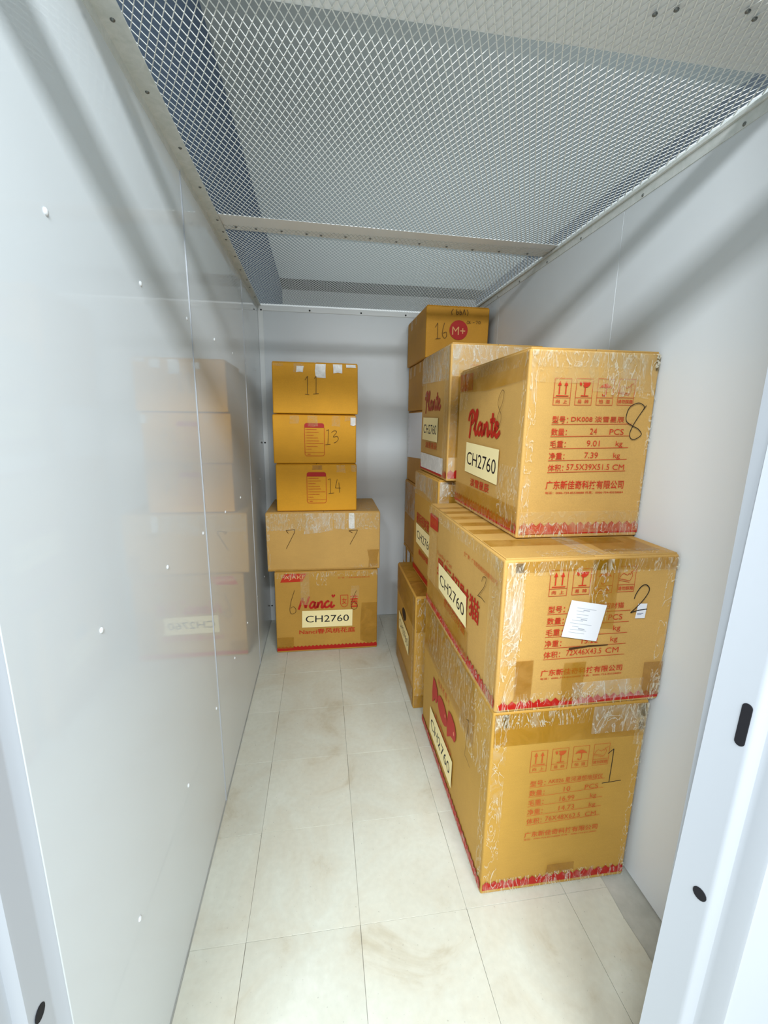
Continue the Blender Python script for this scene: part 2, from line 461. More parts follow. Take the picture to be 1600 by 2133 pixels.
class Ink:
    """flat print on one face of a carton, in face coordinates (u to the right, v up, metres)"""
    def __init__(self): self.v = []; self.f = []
    def poly(self, pts):
        b = len(self.v); self.v += [tuple(q) for q in pts]; self.f.append(tuple(range(b, b+len(pts)))); return self
    def rect(self, u0, v0, u1, v1): return self.poly([(u0, v0), (u1, v0), (u1, v1), (u0, v1)])
    def ellipse(self, cu, cv, ru, rv, rot=0.0, n=28):
        c, s = math.cos(rot), math.sin(rot)
        return self.poly([(cu+c*ru*math.cos(a)-s*rv*math.sin(a), cv+s*ru*math.cos(a)+c*rv*math.sin(a)) for a in [2*math.pi*k/n for k in range(n)]])
    def line(self, pts, wd, smooth=False):
        if smooth: pts = smooth_path(pts)
        L, R = [], []
        for i, q in enumerate(pts):
            a = pts[max(i-1, 0)]; c = pts[min(i+1, len(pts)-1)]
            dx, dy = c[0]-a[0], c[1]-a[1]; l = math.hypot(dx, dy) or 1
            nx, ny = -dy/l*wd/2, dx/l*wd/2
            L.append((q[0]+nx, q[1]+ny)); R.append((q[0]-nx, q[1]-ny))
        b = len(self.v); n = len(pts); self.v += L+R
        for i in range(n-1): self.f.append((b+i, b+i+1, b+n+i+1, b+n+i))
        return self
    def segs(self, pts, wd):
        for a, c in zip(pts[:-1], pts[1:]): self.line([a, c], wd)
        return self
    def frame(self, u0, v0, u1, v1, wd):
        self.rect(u0, v0, u1, v0+wd); self.rect(u0, v1-wd, u1, v1); self.rect(u0, v0+wd, u0+wd, v1-wd); self.rect(u1-wd, v0+wd, u1, v1-wd)
        return self
    def text(self, s, u0, v0, u1, v1, bold=0.0, shear=0.0, skew=0.0):
        if s.isascii(): bold = 0.0
        vs, fs = text_geo(s, min(bold, 0.014), shear)
        xs = [q[0] for q in vs]; ys = [q[1] for q in vs]
        ax, bx, ay, by = min(xs), max(xs), min(ys), max(ys)
        b = len(self.v)
        for x, y in vs:
            tu = (x-ax)/(bx-ax); self.v.append((u0+(u1-u0)*tu, v0+(v1-v0)*(y-ay)/(by-ay)+skew*tu))
        self.f += [tuple(b+i for i in q) for q in fs]
        return self
    def zigzag(self, u0, u1, v0, v1, pitch=0.024, tooth=0.011, skew=0.0):
        n = max(2, round((u1-u0)/pitch)); st = (u1-u0)/n
        sk = lambda u: skew*(u-u0)/(u1-u0)
        for k in range(n):
            a, c = u0+k*st, u0+(k+1)*st; mid = (a+c)/2
            self.poly([(a, v0+sk(a)), (c, v0+sk(c)), (c, v1-tooth+sk(c)), (mid, v1+sk(mid)), (a, v1-tooth+sk(a))])
        return self

class Carton:
    def __init__(self, label, group, x, y, z, w, d, h, r, mat, bev=0.006, flaps=True):
        self.w, self.d, self.h = w, d, h
        c, s = math.cos(r), math.sin(r)
        cx, cy = x+c*w/2-s*d/2, y+s*w/2+c*d/2
        self.root = empty('cardboard_box', (cx, cy, z), r)
        self.root['label'] = label; self.root['category'] = 'box'; self.root['group'] = group
        hb = h-0.0055 if flaps else h
        self.body = self.carton(w, d, hb, mat, bev)
        if flaps:
            for sx in (-1, 1):
                xa, xb = (-w/2+0.006, -0.0012) if sx < 0 else (0.0012, w/2-0.006)
                box('flap', xa, xb, -d/2+0.006, d/2-0.006, hb-0.001, h-0.0022, mat, self.root, bev=0.0012, seg=1)
        self.lay = {}
    def carton(self, w, d, h, mat, bev):
        o = box('carton', -w/2, w/2, -d/2, d/2, 0, h, mat, self.root, bev=bev, seg=3)
        rs = random.Random(int(w*1e4)+int(h*1e5)+int(d*1e3))
        dents = {}
        for v in o.data.vertices:     # soften the eight corners a little, each in its own way
            key = (v.co.x > 0, v.co.y > 0, v.co.z > h/2)
            if key not in dents: dents[key] = Vector((rs.uniform(0, .003), rs.uniform(0, .003), rs.uniform(0, .0035)))
            e = dents[key]
            v.co.x -= math.copysign(e.x, v.co.x); v.co.y -= math.copysign(e.y, v.co.y)
            if key[2]: v.co.z -= e.z*0.3
        return o
    def pt(self, face, u, v, off):
        if face == 'F': return (u-self.w/2, -self.d/2-off, v)
        if face == 'L': return (-self.w/2-off, self.d/2-u, v)
        if face == 'R': return (self.w/2+off, u-self.d/2, v)
        return (u-self.w/2, v-self.d/2, self.h-0.0022+off*0.75)          # 'T'
    def ink(self, face, ink, mat, name='print', off=0.0010, parent=None):
        return mesh_obj(name, [self.pt(face, u, v, off) for u, v in ink.v], ink.f, mat, parent or self.root)
    def sheet(self, face, pts, mat, name, off=0.0006, th=0.0004, parent=None):
        """a thin sheet (tape, sticker) stuck on a face"""
        n = len(pts)
        vs = [self.pt(face, u, v, off) for u, v in pts] + [self.pt(face, u, v, off+th) for u, v in pts]
        fs = [tuple(range(n, 2*n)), tuple(reversed(range(n)))] + [(k, (k+1) % n, n+(k+1) % n, n+k) for k in range(n)]
        return mesh_obj(name, vs, fs, mat, parent or self.root)
    def tape(self, face, u0, v0, u1, v1, mat, off=None, rag=0.003, name='packing_tape'):
        q = self.lay.get(face, 0); self.lay[face] = q+1
        if off is None: off = 0.0013+0.0005*q
        rs = random.Random(int(1e4*(u0+3*v0+7*u1)))
        j = lambda: rs.uniform(-rag, rag)
        lo, hi = (0.005, self.h-0.010) if face != 'T' else (0.007, self.d-0.007)
        um = (self.d if face in 'LR' else self.w)-0.006
        pts = [(u0+j(), v0+j()), ((u0+u1)/2, v0+j()), (u1+j(), v0+j()), (u1+j(), (v0+v1)/2), (u1+j(), v1), ((u0+u1)/2, v1), (u0+j(), v1), (u0+j(), (v0+v1)/2)]
        pts = [(min(max(a, 0.006), um), min(max(b, lo), hi)) for a, b in pts]
        return self.sheet(face, pts, mat, name, off, 0.0003)
    def sticker(self, face, quad, txt='CH2760', mat=CREAM, tq=(0.07, 0.30, 0.93, 0.70), skew=0.0):
        o = self.sheet(face, quad, mat, 'sticker', 0.0030, 0.0004)
        (a, b, c, d) = quad     # bottom-left, bottom-right, top-right, top-left
        if txt:
            k = Ink().text(txt, tq[0], tq[1], tq[2], tq[3], -0.004)
            def bil(s, t): return tuple((1-t)*((1-s)*a[i]+s*b[i])+t*((1-s)*d[i]+s*c[i]) for i in (0, 1))
            k.v = [bil(s, t) for s, t in k.v]
            self.ink(face, k, BLK, 'lettering', 0.0037, o)
        return o
    def pen(self, face, strokes, mat=PEN, wd=0.0028, smooth=True, off=0.0042):
        k = Ink()
        for st in strokes: k.line(st, wd*0.88, smooth) if smooth else k.segs(st, wd*0.88)
        return self.ink(face, k, mat, 'handwritten_number', off)

PLANTE = [[(0.30, -0.35), (0.45, 0.6), (0.60, 1.75)], [(0.05, 1.15), (0.20, 1.75), (0.70, 2.0), (1.05, 1.65), (0.90, 1.15), (0.50, 0.95)],
          [(1.02, 0.35), (1.30, 0.9), (1.58, 1.75), (1.45, 2.0), (1.30, 1.6), (1.28, 0.4), (1.42, 0.05), (1.70, 0.3)],
          [(2.32, 0.85), (2.02, 0.95), (1.75, 0.5), (1.95, 0.05), (2.28, 0.4), (2.38, 0.95), (2.36, 0.3), (2.50, 0.05), (2.75, 0.4)],
          [(2.80, 0.95), (2.82, 0.05), (2.90, 0.6), (3.15, 0.97), (3.32, 0.65), (3.32, 0.2), (3.45, 0.05), (3.70, 0.4)],
          [(4.00, 1.75), (3.92, 0.3), (4.05, 0.05), (4.32, 0.35)], [(3.62, 1.15), (4.35, 1.22)],
          [(4.35, 0.45), (4.75, 0.72), (4.70, 0.97), (4.45, 0.9), (4.40, 0.3), (4.70, 0.02), (5.10, 0.4)]]
NANCI = [[(0.0, -0.1), (0.30, 0.8), (0.50, 1.5)], [(0.50, 1.5), (0.62, 0.9), (0.85, 0.1)], [(0.85, 0.1), (1.05, 0.8), (1.30, 1.65)],
         [(1.95, 0.75), (1.70, 0.9), (1.35, 0.4), (1.50, 0.05), (1.85, 0.35), (2.0, 0.85), (1.9, 0.25), (2.05, 0.05), (2.2, 0.3)],
         [(2.35, 0.85), (2.25, 0.05), (2.45, 0.6), (2.75, 0.9), (2.85, 0.6), (2.75, 0.15), (2.9, 0.05), (3.1, 0.3)],
         [(3.65, 0.75), (3.50, 0.92), (3.15, 0.5), (3.25, 0.08), (3.6, 0.15), (3.8, 0.4)],
         [(4.0, 0.85), (3.9, 0.2), (4.05, 0.05), (4.35, 0.35)]]
def script_ink(strokes, u0, v0, u1, v1, wd, span=(0, 5.1, -0.35, 2.0), tilt=0.0):
    k = Ink()
    for st in strokes:
        k.line([(u0+(u1-u0)*(a-span[0])/(span[1]-span[0]), v0+(v1-v0)*(b-span[2])/(span[3]-span[2])+tilt*a) for a, b in st], wd, True)
    return k

def care_icons(k, u, v, sc=1.0, blank=None):
    """four framed handling marks, u,v = lower left of the first, frames 0.049 x 0.070"""
    st = 0.0625
    for i, cap in enumerate(('向  上', '易  碎', '怕  湿', '请勿踩踏')):
        a = u+i*st; b = v+i*0.001; wd = 0.0012
        k.frame(a, b, a+0.049, b+0.070, wd); k.rect(a, b+0.0195, a+0.049, b+0.0195+wd)
        k.text(cap, a+(0.008 if i < 3 else 0.002), b+0.005, a+(0.041 if i < 3 else 0.047), b+0.0155, 0.01)
        if i == 0:
            for q in (0.0155, 0.034):
                k.rect(a+q-0.0016, b+0.029, a+q+0.0016, b+0.052); k.poly([(a+q-0.0055, b+0.0515), (a+q+0.0055, b+0.0515), (a+q, b+0.064)])
            k.rect(a+0.007, b+0.0235, a+0.043, b+0.026)
        elif i == 1:
            k.poly([(a+0.018, b+0.061), (a+0.042, b+0.061), (a+0.040, b+0.053), (a+0.033, b+0.047), (a+0.024, b+0.047), (a+0.020, b+0.052), (a+0.023, b+0.055)])
            k.poly([(a+0.009, b+0.061), (a+0.015, b+0.061), (a+0.017, b+0.054), (a+0.014, b+0.050), (a+0.010, b+0.054)])
            k.rect(a+0.0255, b+0.026, a+0.0285, b+0.048); k.rect(a+0.016, b+0.0235, a+0.038, b+0.0262)
        elif i == 2:
            k.poly([(a+0.006, b+0.045), (a+0.012, b+0.052), (a+0.020, b+0.056), (a+0.026, b+0.0575), (a+0.032, b+0.055), (a+0.039, b+0.050), (a+0.044, b+0.044), (a+0.036, b+0.0465), (a+0.026, b+0.046), (a+0.015, b+0.047)])
            k.line([(a+0.0265, b+0.047), (a+0.0265, b+0.030), (a+0.023, b+0.0255), (a+0.018, b+0.026), (a+0.0165, b+0.030)], 0.0026, True)
        else:
            k.segs([(a+0.003, b+0.037), (a+0.008, b+0.047), (a+0.014, b+0.051), (a+0.020, b+0.048), (a+0.025, b+0.045), (a+0.029, b+0.050), (a+0.033, b+0.047), (a+0.036, b+0.055)], 0.0013)
            k.segs([(a+0.003, b+0.037), (a+0.034, b+0.030), (a+0.040, b+0.044), (a+0.036, b+0.055), (a+0.045, b+0.058)], 0.0012)
            k.segs([(a+0.002, b+0.033), (a+0.033, b+0.026)], 0.0012)
def spec_table(k, u, v, rows, step=0.0325, wid=0.236, drop=0.004):
    """five ruled rows; u,v = left end of the lowest rule"""
    for i, (lab, val, unit) in enumerate(reversed(rows)):
        b = v+i*step
        k.poly([(u, b), (u+wid, b+drop), (u+wid, b+drop+0.0014), (u, b+0.0014)])
        k.text(lab, u+0.001, b+0.004, u+0.047, b+0.023, 0.008)
        if val is not None:
            a0, a1 = val[1], val[2]
            k.text(val[0], u+a0, b+0.008, u+a1, b+0.024, 0.006)
        if unit is not None:
            a0, a1 = unit[1], unit[2]
            k.text(unit[0], u+a0, b+0.0075+(0 if unit[0] != 'kg' else -0.003), u+a1, b+0.023, 0.006)
COMPANY = '广东新佳奇科技有限公司'
PHONE = '电话：0086-754-85528888 传真：0086-754-85528884'
def wrap_edges(c, top=0.06, side=0.05, bottom=0.05, mat=T_CLEAR):
    """clear film folded round the front edges"""
    w, d, h = c.w, c.d, c.h
    c.tape('F', 0.0, h-top, w, h-0.002, mat); c.tape('F', 0.0, 0.002, w, bottom, mat)
    c.tape('F', 0.001, 0.01, side, h-0.01, mat); c.tape('F', w-side*0.7, 0.01, w-0.001, h-0.01, mat)
    c.tape('L', d-side, 0.01, d-0.001, h-0.01, mat)
    c.tape('L', 0.0, h-top, d, h-0.002, mat); c.tape('L', 0.0, 0.002, d, bottom*0.8, mat)

GF = 'cartons stacked nearest the doorway'
GL = 'cartons stacked beside the left wall'
GM = 'cartons stacked in the middle of the right side'
GB = 'cartons stacked in the far right corner'

# ---- 1: the big lowest carton by the doorway
c = Carton('largest tan carton with red candy emblem, on the floor nearest the doorway, marked 1', GF, 0.8042, 0.9464, 0, 0.4621, 0.7595, 0.6129, -0.0028, K_ONE)
k = Ink(); care_icons(k, 0.119, 0.409)
spec_table(k, 0.1235, 0.231, [('型号：', ('AK026 星河漫想地球仪', 0.055, 0.222), None), ('数量：', ('10', 0.105, 0.125), ('PCS', 0.170, 0.212)), ('毛重：', ('16.99', 0.096, 0.141), ('kg', 0.190, 0.210)),
           ('净重：', ('14.73', 0.096, 0.144), ('kg', 0.190, 0.211)), ('体积：', ('76X48X62.5', 0.058, 0.166), ('CM', 0.182, 0.216))], 0.0318, 0.229, 0.007)
k.text(COMPANY, 0.122, 0.188, 0.351, 0.207, 0.018)
k.text(PHONE, 0.122, 0.178, 0.350, 0.184, 0.004)
c.ink('F', k, ORG)
c.ink('F', Ink().zigzag(0.006, 0.456, 0.016, 0.047), REDD, 'zigzag_band')
c.ink('L', Ink().zigzag(0.004, 0.755, 0.012, 0.047), REDD, 'zigzag_band')
k = Ink()
k.poly([(0.170, 0.338), (0.205, 0.336), (0.238, 0.316), (0.246, 0.290), (0.236, 0.262), (0.222, 0.252), (0.206, 0.262)]); k.poly([(0.170, 0.338), (0.206, 0.262), (0.194, 0.244), (0.172, 0.222), (0.163, 0.262)])
k.ellipse(0.311, 0.283, 0.066, 0.042, -0.12)
k.poly([(0.386, 0.340), (0.420, 0.348), (0.462, 0.338), (0.480, 0.316), (0.480, 0.292), (0.466, 0.272), (0.446, 0.270), (0.424, 0.264)]); k.poly([(0.386, 0.340), (0.424, 0.264), (0.404, 0.246), (0.384, 0.230), (0.376, 0.268)])
c.ink('L', k, REDD, 'candy_emblem')
c.ink('L', Ink().ellipse(0.352, 0.290, 0.005, 0.007), PINK, 'emblem_highlight', 0.0014)
c.ink('L', Ink().ellipse(0.458, 0.300, 0.006, 0.008), PINK, 'emblem_highlight', 0.0014)
k = Ink()
for i, (ch, u, v) in enumerate((('M', 0.238, 0.346), ('A', 0.272, 0.352), ('K', 0.306, 0.355), ('E', 0.340, 0.357), ('!', 0.380, 0.356))):
    k.text(ch, u, v, u+(0.022 if ch != '!' else 0.006), v+0.026, 0.02)
c.ink('L', k, ORG)
c.ink('L', Ink().text('星河漫想地球仪', 0.215, 0.184, 0.440, 0.206, 0.015), ORG)
c.sticker('L', [(0.151, 0.074), (0.461, 0.080), (0.463, 0.190), (0.149, 0.184)])
c.pen('L', [[(0.580, 0.452), (0.598, 0.462), (0.590, 0.395), (0.581, 0.324), (0.605, 0.326), (0.630, 0.321)]], PENB, 0.0022, False)
c.pen('F', [[(0.350, 0.450), (0.366, 0.464), (0.366, 0.415), (0.365, 0.354)], [(0.343, 0.352), (0.365, 0.353), (0.403, 0.355)]], PEN, 0.0026, False)
c.tape('F', 0.0, 0.500, 0.462, 0.610, T_AMBER, rag=0.006)
c.tape('F', 0.29, 0.52, 0.462, 0.605, T_MILK); c.tape('F', 0.425, 0.470, 0.460, 0.60, T_PALE)
c.tape('F', 0.03, 0.56, 0.20, 0.610, T_CLEAR)
wrap_edges(c, 0.055, 0.045, 0.055)
c.tape('F', 0.20, 0.055, 0.285, 0.085, T_BROWN); c.tape('F', 0.20, 0.015, 0.42, 0.06, T_CLEAR)
c.tape('L', 0.02, 0.40, 0.62, 0.61, T_AMBER, rag=0.02); c.tape('L', 0.10, 0.43, 0.50, 0.60, T_CLEAR, rag=0.03); c.tape('L', 0.50, 0.38, 0.74, 0.60, T_CLEAR, rag=0.03)

# ---- 2: middle carton of the front stack
z = 0.6129
c = Carton('tan carton marked 2 with a white shipping paper, middle of the front stack', GF, 0.8009, 0.9384, z, 0.4829, 0.7285, 0.4271, 0.0059, K_FRONT)
k = Ink(); care_icons(k, 0.1225, 0.323)
spec_table(k, 0.1245, 0.147, [('型号：', ('AK018 星际招财猫', 0.058, 0.212), None), ('数量：', None, ('PCS', 0.172, 0.212)), ('毛重：', None, ('kg', 0.190, 0.211)),
           ('净重：', ('15.22', 0.104, 0.150), ('kg', 0.186, 0.207)), ('体积：', ('72X46X43.5', 0.064, 0.164), ('CM', 0.176, 0.214))], 0.0316, 0.233, 0.0)
k.text(COMPANY, 0.122, 0.099, 0.357, 0.118, 0.018)
k.text(PHONE, 0.123, 0.089, 0.357, 0.095, 0.004)
c.ink('F', k, RED)
c.ink('F', Ink().zigzag(0.012, 0.478, 0.009, 0.033), REDD, 'zigzag_band')
c.ink('L', Ink().zigzag(0.004, 0.725, 0.014, 0.046), REDD, 'zigzag_band')
c.ink('F', Ink().poly([(0.194, 0.171), (0.250, 0.176), (0.305, 0.177), (0.305, 0.180), (0.249, 0.181), (0.194, 0.177)]), PENB, 'marker_smear', 0.0016)
o = c.sheet('F', [(0.167, 0.213), (0.267, 0.193), (0.285, 0.293), (0.185, 0.312)], WHITEP, 'shipping_paper', 0.0046, 0.0004)
k = Ink()
rs = random.Random(3)
for i in range(9):
    t = 0.10+0.095*i; base = (0.174+0.016*t, 0.218+0.088*t)
    L0, L1 = rs.uniform(0.006, 0.02), rs.uniform(0.03, 0.075)
    k.line([(base[0]+L0, base[1]-0.195*L0), (base[0]+L1, base[1]-0.195*L1)], 0.0012)
    if i % 3 == 1: k.line([(base[0]+0.034, base[1]+0.004-0.195*0.034), (base[0]+0.052, base[1]+0.004-0.195*0.052)], 0.0028)
c.ink('F', k, GREY, 'lettering', 0.0052, o)
o = c.sheet('F', [(0.372, 0.251), (0.400, 0.2505), (0.402, 0.291), (0.376, 0.292)], WHITEP, 'small_sticker', 0.0034, 0.0004)
c.ink('F', Ink().rect(0.376, 0.2635, 0.394, 0.2648).rect(0.376, 0.2605, 0.389, 0.2618), BLUE, 'lettering', 0.0041, o)
c.pen('F', [[(0.361, 0.307), (0.366, 0.323), (0.377, 0.340), (0.390, 0.344), (0.401, 0.333), (0.397, 0.316), (0.380, 0.292), (0.356, 0.268)], [(0.356, 0.268), (0.375, 0.273), (0.403, 0.276)]], PEN, 0.0030)
c.ink('L', Ink().text('星际招财猫', 0.150, 0.178, 0.590, 0.250, 0.035), REDD, 'big_lettering')
c.ink('L', Ink().text('星际招财猫', 0.253, 0.092, 0.482, 0.124, 0.02), RED)
c.ink('L', Ink().text('Lucky Cat', 0.148, 0.252, 0.325, 0.272, 0.01), ORG)
c.ink('L', Ink().text('生产商：'+COMPANY, 0.439, 0.343, 0.696, 0.358, 0.006), ORG)
o = c.sheet('L', [(0.026, 0.334), (0.140, 0.339), (0.139, 0.393), (0.022, 0.391)], REDD, 'red_tag', 0.0008, 0.0002)
c.ink('L', Ink().text('AJAKI', 0.040, 0.350, 0.125, 0.378, 0.012), ORG, 'lettering', 0.0014, o)
c.sticker('L', [(0.190, 0.135), (0.497, 0.128), (0.488, 0.226), (0.175, 0.231)], tq=(0.06, 0.25, 0.94, 0.66))
c.pen('L', [[(0.603, 0.320), (0.609, 0.335), (0.626, 0.341), (0.632, 0.333), (0.618, 0.307), (0.580, 0.269)], [(0.580, 0.269), (0.605, 0.274), (0.632, 0.272)]], PENB, 0.0024)
c.tape('F', 0.03, 0.385, 0.482, 0.424, T_AMBER, rag=0.005)
c.tape('F', 0.235, 0.225, 0.315, 0.425, T_AMBER, rag=0.004); c.tape('F', 0.235, 0.25, 0.29, 0.427, T_CLEAR)
c.tape('F', 0.185, 0.020, 0.245, 0.135, T_AMBER); c.tape('F', 0.05, 0.035, 0.10, 0.150, T_BROWN); c.tape('F', 0.42, 0.02, 0.48, 0.12, T_BROWN)
c.tape('F', 0.22, 0.01, 0.43, 0.075, T_MILK, rag=0.012)
wrap_edges(c, 0.045, 0.055, 0.055)
c.tape('F', 0.0, 0.14, 0.050, 0.425, T_MILK)
c.tape('L', 0.655, 0.01, 0.727, 0.425, T_PALE)
c.tape('L', 0.02, 0.03, 0.52, 0.12, T_AMBER, rag=0.015); c.tape('L', 0.02, 0.12, 0.14, 0.33, T_PALE)
for i, (y0, wd) in enumerate(((0.605, 0.030), (0.520, 0.040), (0.430, 0.042), (0.335, 0.045), (0.235, 0.050), (0.105, 0.060))):
    c.tape('T', 0.004, y0, 0.40, y0+wd, T_AMBER, 0.0006+0.0001*i)
c.tape('T', 0.215, 0.002, 0.268, 0.72, T_MILK, 0.0014); c.tape('T', 0.29, 0.03, 0.45, 0.16, T_AMBER, 0.0018); c.tape('T', 0.10, 0.002, 0.475, 0.05, T_CLEAR, 0.0022)

# ---- 8: top carton of the front stack
z = 0.6129+0.4271
c = Carton('tan carton marked 8 with red script lettering, top of the front stack', GF, 0.9047, 1.1067, z, 0.3820, 0.5768, 0.5189, -0.0006, K_FRONT)
k = Ink(); care_icons(k, 0.0755, 0.370)
spec_table(k, 0.0775, 0.188, [('型号：', ('DK008 淡雪星辰', 0.056, 0.214), None), ('数量：', ('24', 0.115, 0.136), ('PCS', 0.174, 0.217)), ('毛重：', ('9.01', 0.109, 0.148), ('kg', 0.197, 0.218)),
           ('净重：', ('7.39', 0.106, 0.147), ('kg', 0.194, 0.215)), ('体积：', ('57.5X39X51.5', 0.056, 0.186), ('CM', 0.196, 0.232))], 0.0327, 0.237, 0.004)
k.text(COMPANY, 0.077, 0.141, 0.315, 0.166, 0.018)
k.text(PHONE, 0.078, 0.128, 0.316, 0.135, 0.004)
c.ink('F', k, RED)
c.ink('F', Ink().zigzag(0.010, 0.378, 0.012, 0.047), REDD, 'zigzag_band')
c.ink('L', Ink().zigzag(0.004, 0.574, 0.013, 0.047), REDD, 'zigzag_band')
c.ink('L', script_ink(PLANTE, 0.128, 0.265, 0.420, 0.362, 0.0150), REDD, 'script_lettering')
c.ink('L', Ink().text('淡雪星辰', 0.180, 0.094, 0.360, 0.124, 0.02), RED)
o = c.sheet('L', [(0.018, 0.437), (0.154, 0.435), (0.153, 0.495), (0.014, 0.500)], REDD, 'red_tag', 0.0008, 0.0002)
c.ink('L', Ink().text('AJAKI', 0.035, 0.452, 0.138, 0.484, 0.012), ORG, 'lettering', 0.0014, o)
c.sticker('L', [(0.122, 0.142), (0.427, 0.132), (0.428, 0.241), (0.125, 0.250)], tq=(0.05, 0.27, 0.95, 0.70))
c.pen('L', [[(0.440, 0.412), (0.425, 0.417), (0.406, 0.400), (0.399, 0.378), (0.412, 0.362), (0.428, 0.345), (0.427, 0.325), (0.412, 0.311), (0.397, 0.320), (0.402, 0.340), (0.418, 0.362), (0.434, 0.385), (0.440, 0.412)]], PENB, 0.0022)
c.pen('F', [[(0.351, 0.374), (0.339, 0.356), (0.326, 0.335), (0.317, 0.317), (0.311, 0.298), (0.316, 0.284), (0.330, 0.282), (0.347, 0.295), (0.335, 0.310), (0.317, 0.318), (0.297, 0.330), (0.294, 0.348), (0.302, 0.369), (0.326, 0.380), (0.345, 0.371), (0.339, 0.356)]], PEN, 0.0026)
c.tape('F', 0.0, 0.428, 0.200, 0.516, T_PALE, rag=0.004); c.tape('F', 0.18, 0.41, 0.38, 0.516, T_PALE, rag=0.01)
c.tape('F', 0.0, 0.015, 0.38, 0.078, T_PALE, rag=0.003)
wrap_edges(c, 0.05, 0.028, 0.045)
c.tape('F', 0.22, 0.40, 0.38, 0.516, T_CLEAR, rag=0.012)
c.tape('L', 0.0, 0.430, 0.575, 0.516, T_AMBER, rag=0.006); c.tape('L', 0.0, 0.02, 0.57, 0.090, T_AMBER); c.tape('L', 0.43, 0.03, 0.57, 0.20, T_CLEAR, rag=0.02)
c.tape('L', 0.03, 0.36, 0.12, 0.50, T_CLEAR, rag=0.01)

# ---- left wall stack: 6, 7, 14, 13, 11
c = Carton('tan carton with red script lettering, marked 6, on the floor beside the left wall', GL, 0.0815, 2.3879, 0, 0.603, 0.428, 0.5119, -0.0046, K_MID)
o = c.sheet('F', [(0.035, 0.444), (0.161, 0.446), (0.185, 0.494), (0.060, 0.495)], RED, 'red_tag', 0.0008, 0.0002)
c.ink('F', Ink().text('AJAKI', 0.058, 0.456, 0.165, 0.484, 0.015), PALE, 'lettering', 0.0014, o)
c.ink('F', Ink().text('生产商：'+COMPANY, 0.366, 0.456, 0.552, 0.466, 0.006), ORG)
k = script_ink(NANCI, 0.135, 0.272, 0.345, 0.352, 0.0125, (0, 4.35, -0.1, 1.65))
k.poly([(0.336, 0.338), (0.326, 0.352), (0.330, 0.360), (0.336, 0.357), (0.338, 0.352)]).poly([(0.336, 0.338), (0.338, 0.352), (0.343, 0.360), (0.350, 0.356), (0.348, 0.347)])
c.ink('F', k, REDD, 'script_lettering')
k = Ink().segs([(0.380, 0.352), (0.380, 0.300), (0.386, 0.284), (0.402, 0.276), (0.418, 0.284), (0.424, 0.300), (0.424, 0.352), (0.380, 0.352)], 0.0032)
k.text('女', 0.388, 0.294, 0.416, 0.336, 0.01).text('茜', 0.438, 0.270, 0.482, 0.352, 0.012)
c.ink('F', k, RED, 'seal_print')
c.ink('F', Ink().text('Nanci春风桃花庭', 0.135, 0.112, 0.467, 0.146, 0.018), RED)
c.ink('F', Ink().zigzag(0.003, 0.600, 0.012, 0.040, 0.022, 0.008), REDD, 'zigzag_band')
c.sticker('F', [(0.152, 0.158), (0.449, 0.155), (0.451, 0.260), (0.155, 0.264)])
c.pen('F', [[(0.115, 0.395), (0.094, 0.330), (0.085, 0.282), (0.088, 0.255), (0.100, 0.249), (0.117, 0.258), (0.119, 0.278), (0.106, 0.294), (0.090, 0.285)]], PENB, 0.0026)
c.pen('F', [[(0.474, 0.379), (0.455, 0.335), (0.444, 0.299), (0.447, 0.268), (0.460, 0.260), (0.476, 0.268), (0.480, 0.288), (0.464, 0.308), (0.450, 0.300)]], PENB, 0.0026)
c.tape('F', 0.15, 0.30, 0.20, 0.51, T_PALE); c.tape('F', 0.24, 0.42, 0.30, 0.51, T_CLEAR); c.tape('F', 0.44, 0.33, 0.49, 0.41, T_PALE)
c.tape('F', 0.50, 0.05, 0.60, 0.30, T_AMBER, rag=0.02); c.tape('F', 0.0, 0.03, 0.10, 0.10, T_AMBER)
c.tape('F', 0.0, 0.47, 0.60, 0.508, T_CLEAR)

z7 = 0.5119
c = Carton('low wide tan carton marked 7 twice, second from the floor beside the left wall', GL, 0.0475, 2.387, z7, 0.6454, 0.425, 0.348, -0.0155, K_FRONT)
c.pen('F', [[(0.125, 0.226), (0.113, 0.242), (0.160, 0.248), (0.160, 0.232), (0.111, 0.137)]], PENB, 0.0028, False)
c.pen('F', [[(0.484, 0.222), (0.465, 0.235), (0.514, 0.239), (0.508, 0.222), (0.471, 0.154)]], PENB, 0.0028, False)
c.tape('F', 0.002, 0.245, 0.23, 0.345, T_PALE, rag=0.006); c.tape('F', 0.22, 0.23, 0.38, 0.345, T_MILK, rag=0.012)
c.tape('F', 0.382, 0.247, 0.443, 0.345, T_MILK); c.tape('F', 0.463, 0.249, 0.496, 0.345, T_WHITE); c.tape('F', 0.50, 0.25, 0.64, 0.345, T_PALE)
c.tape('F', 0.0, 0.24, 0.642, 0.345, T_CLEAR); c.tape('F', 0.57, 0.01, 0.642, 0.12, T_AMBER, rag=0.012); c.tape('F', 0.50, 0.002, 0.64, 0.035, T_CLEAR, rag=0.01)
c.tape('F', 0.0, 0.002, 0.64, 0.014, T_AMBER); c.tape('F', 0.0, 0.02, 0.02, 0.33, T_CLEAR)
c.tape('T', 0.01, 0.02, 0.63, 0.42, T_CLEAR, 0.001); c.tape('T', 0.27, 0.01, 0.35, 0.42, T_MILK, 0.0014)

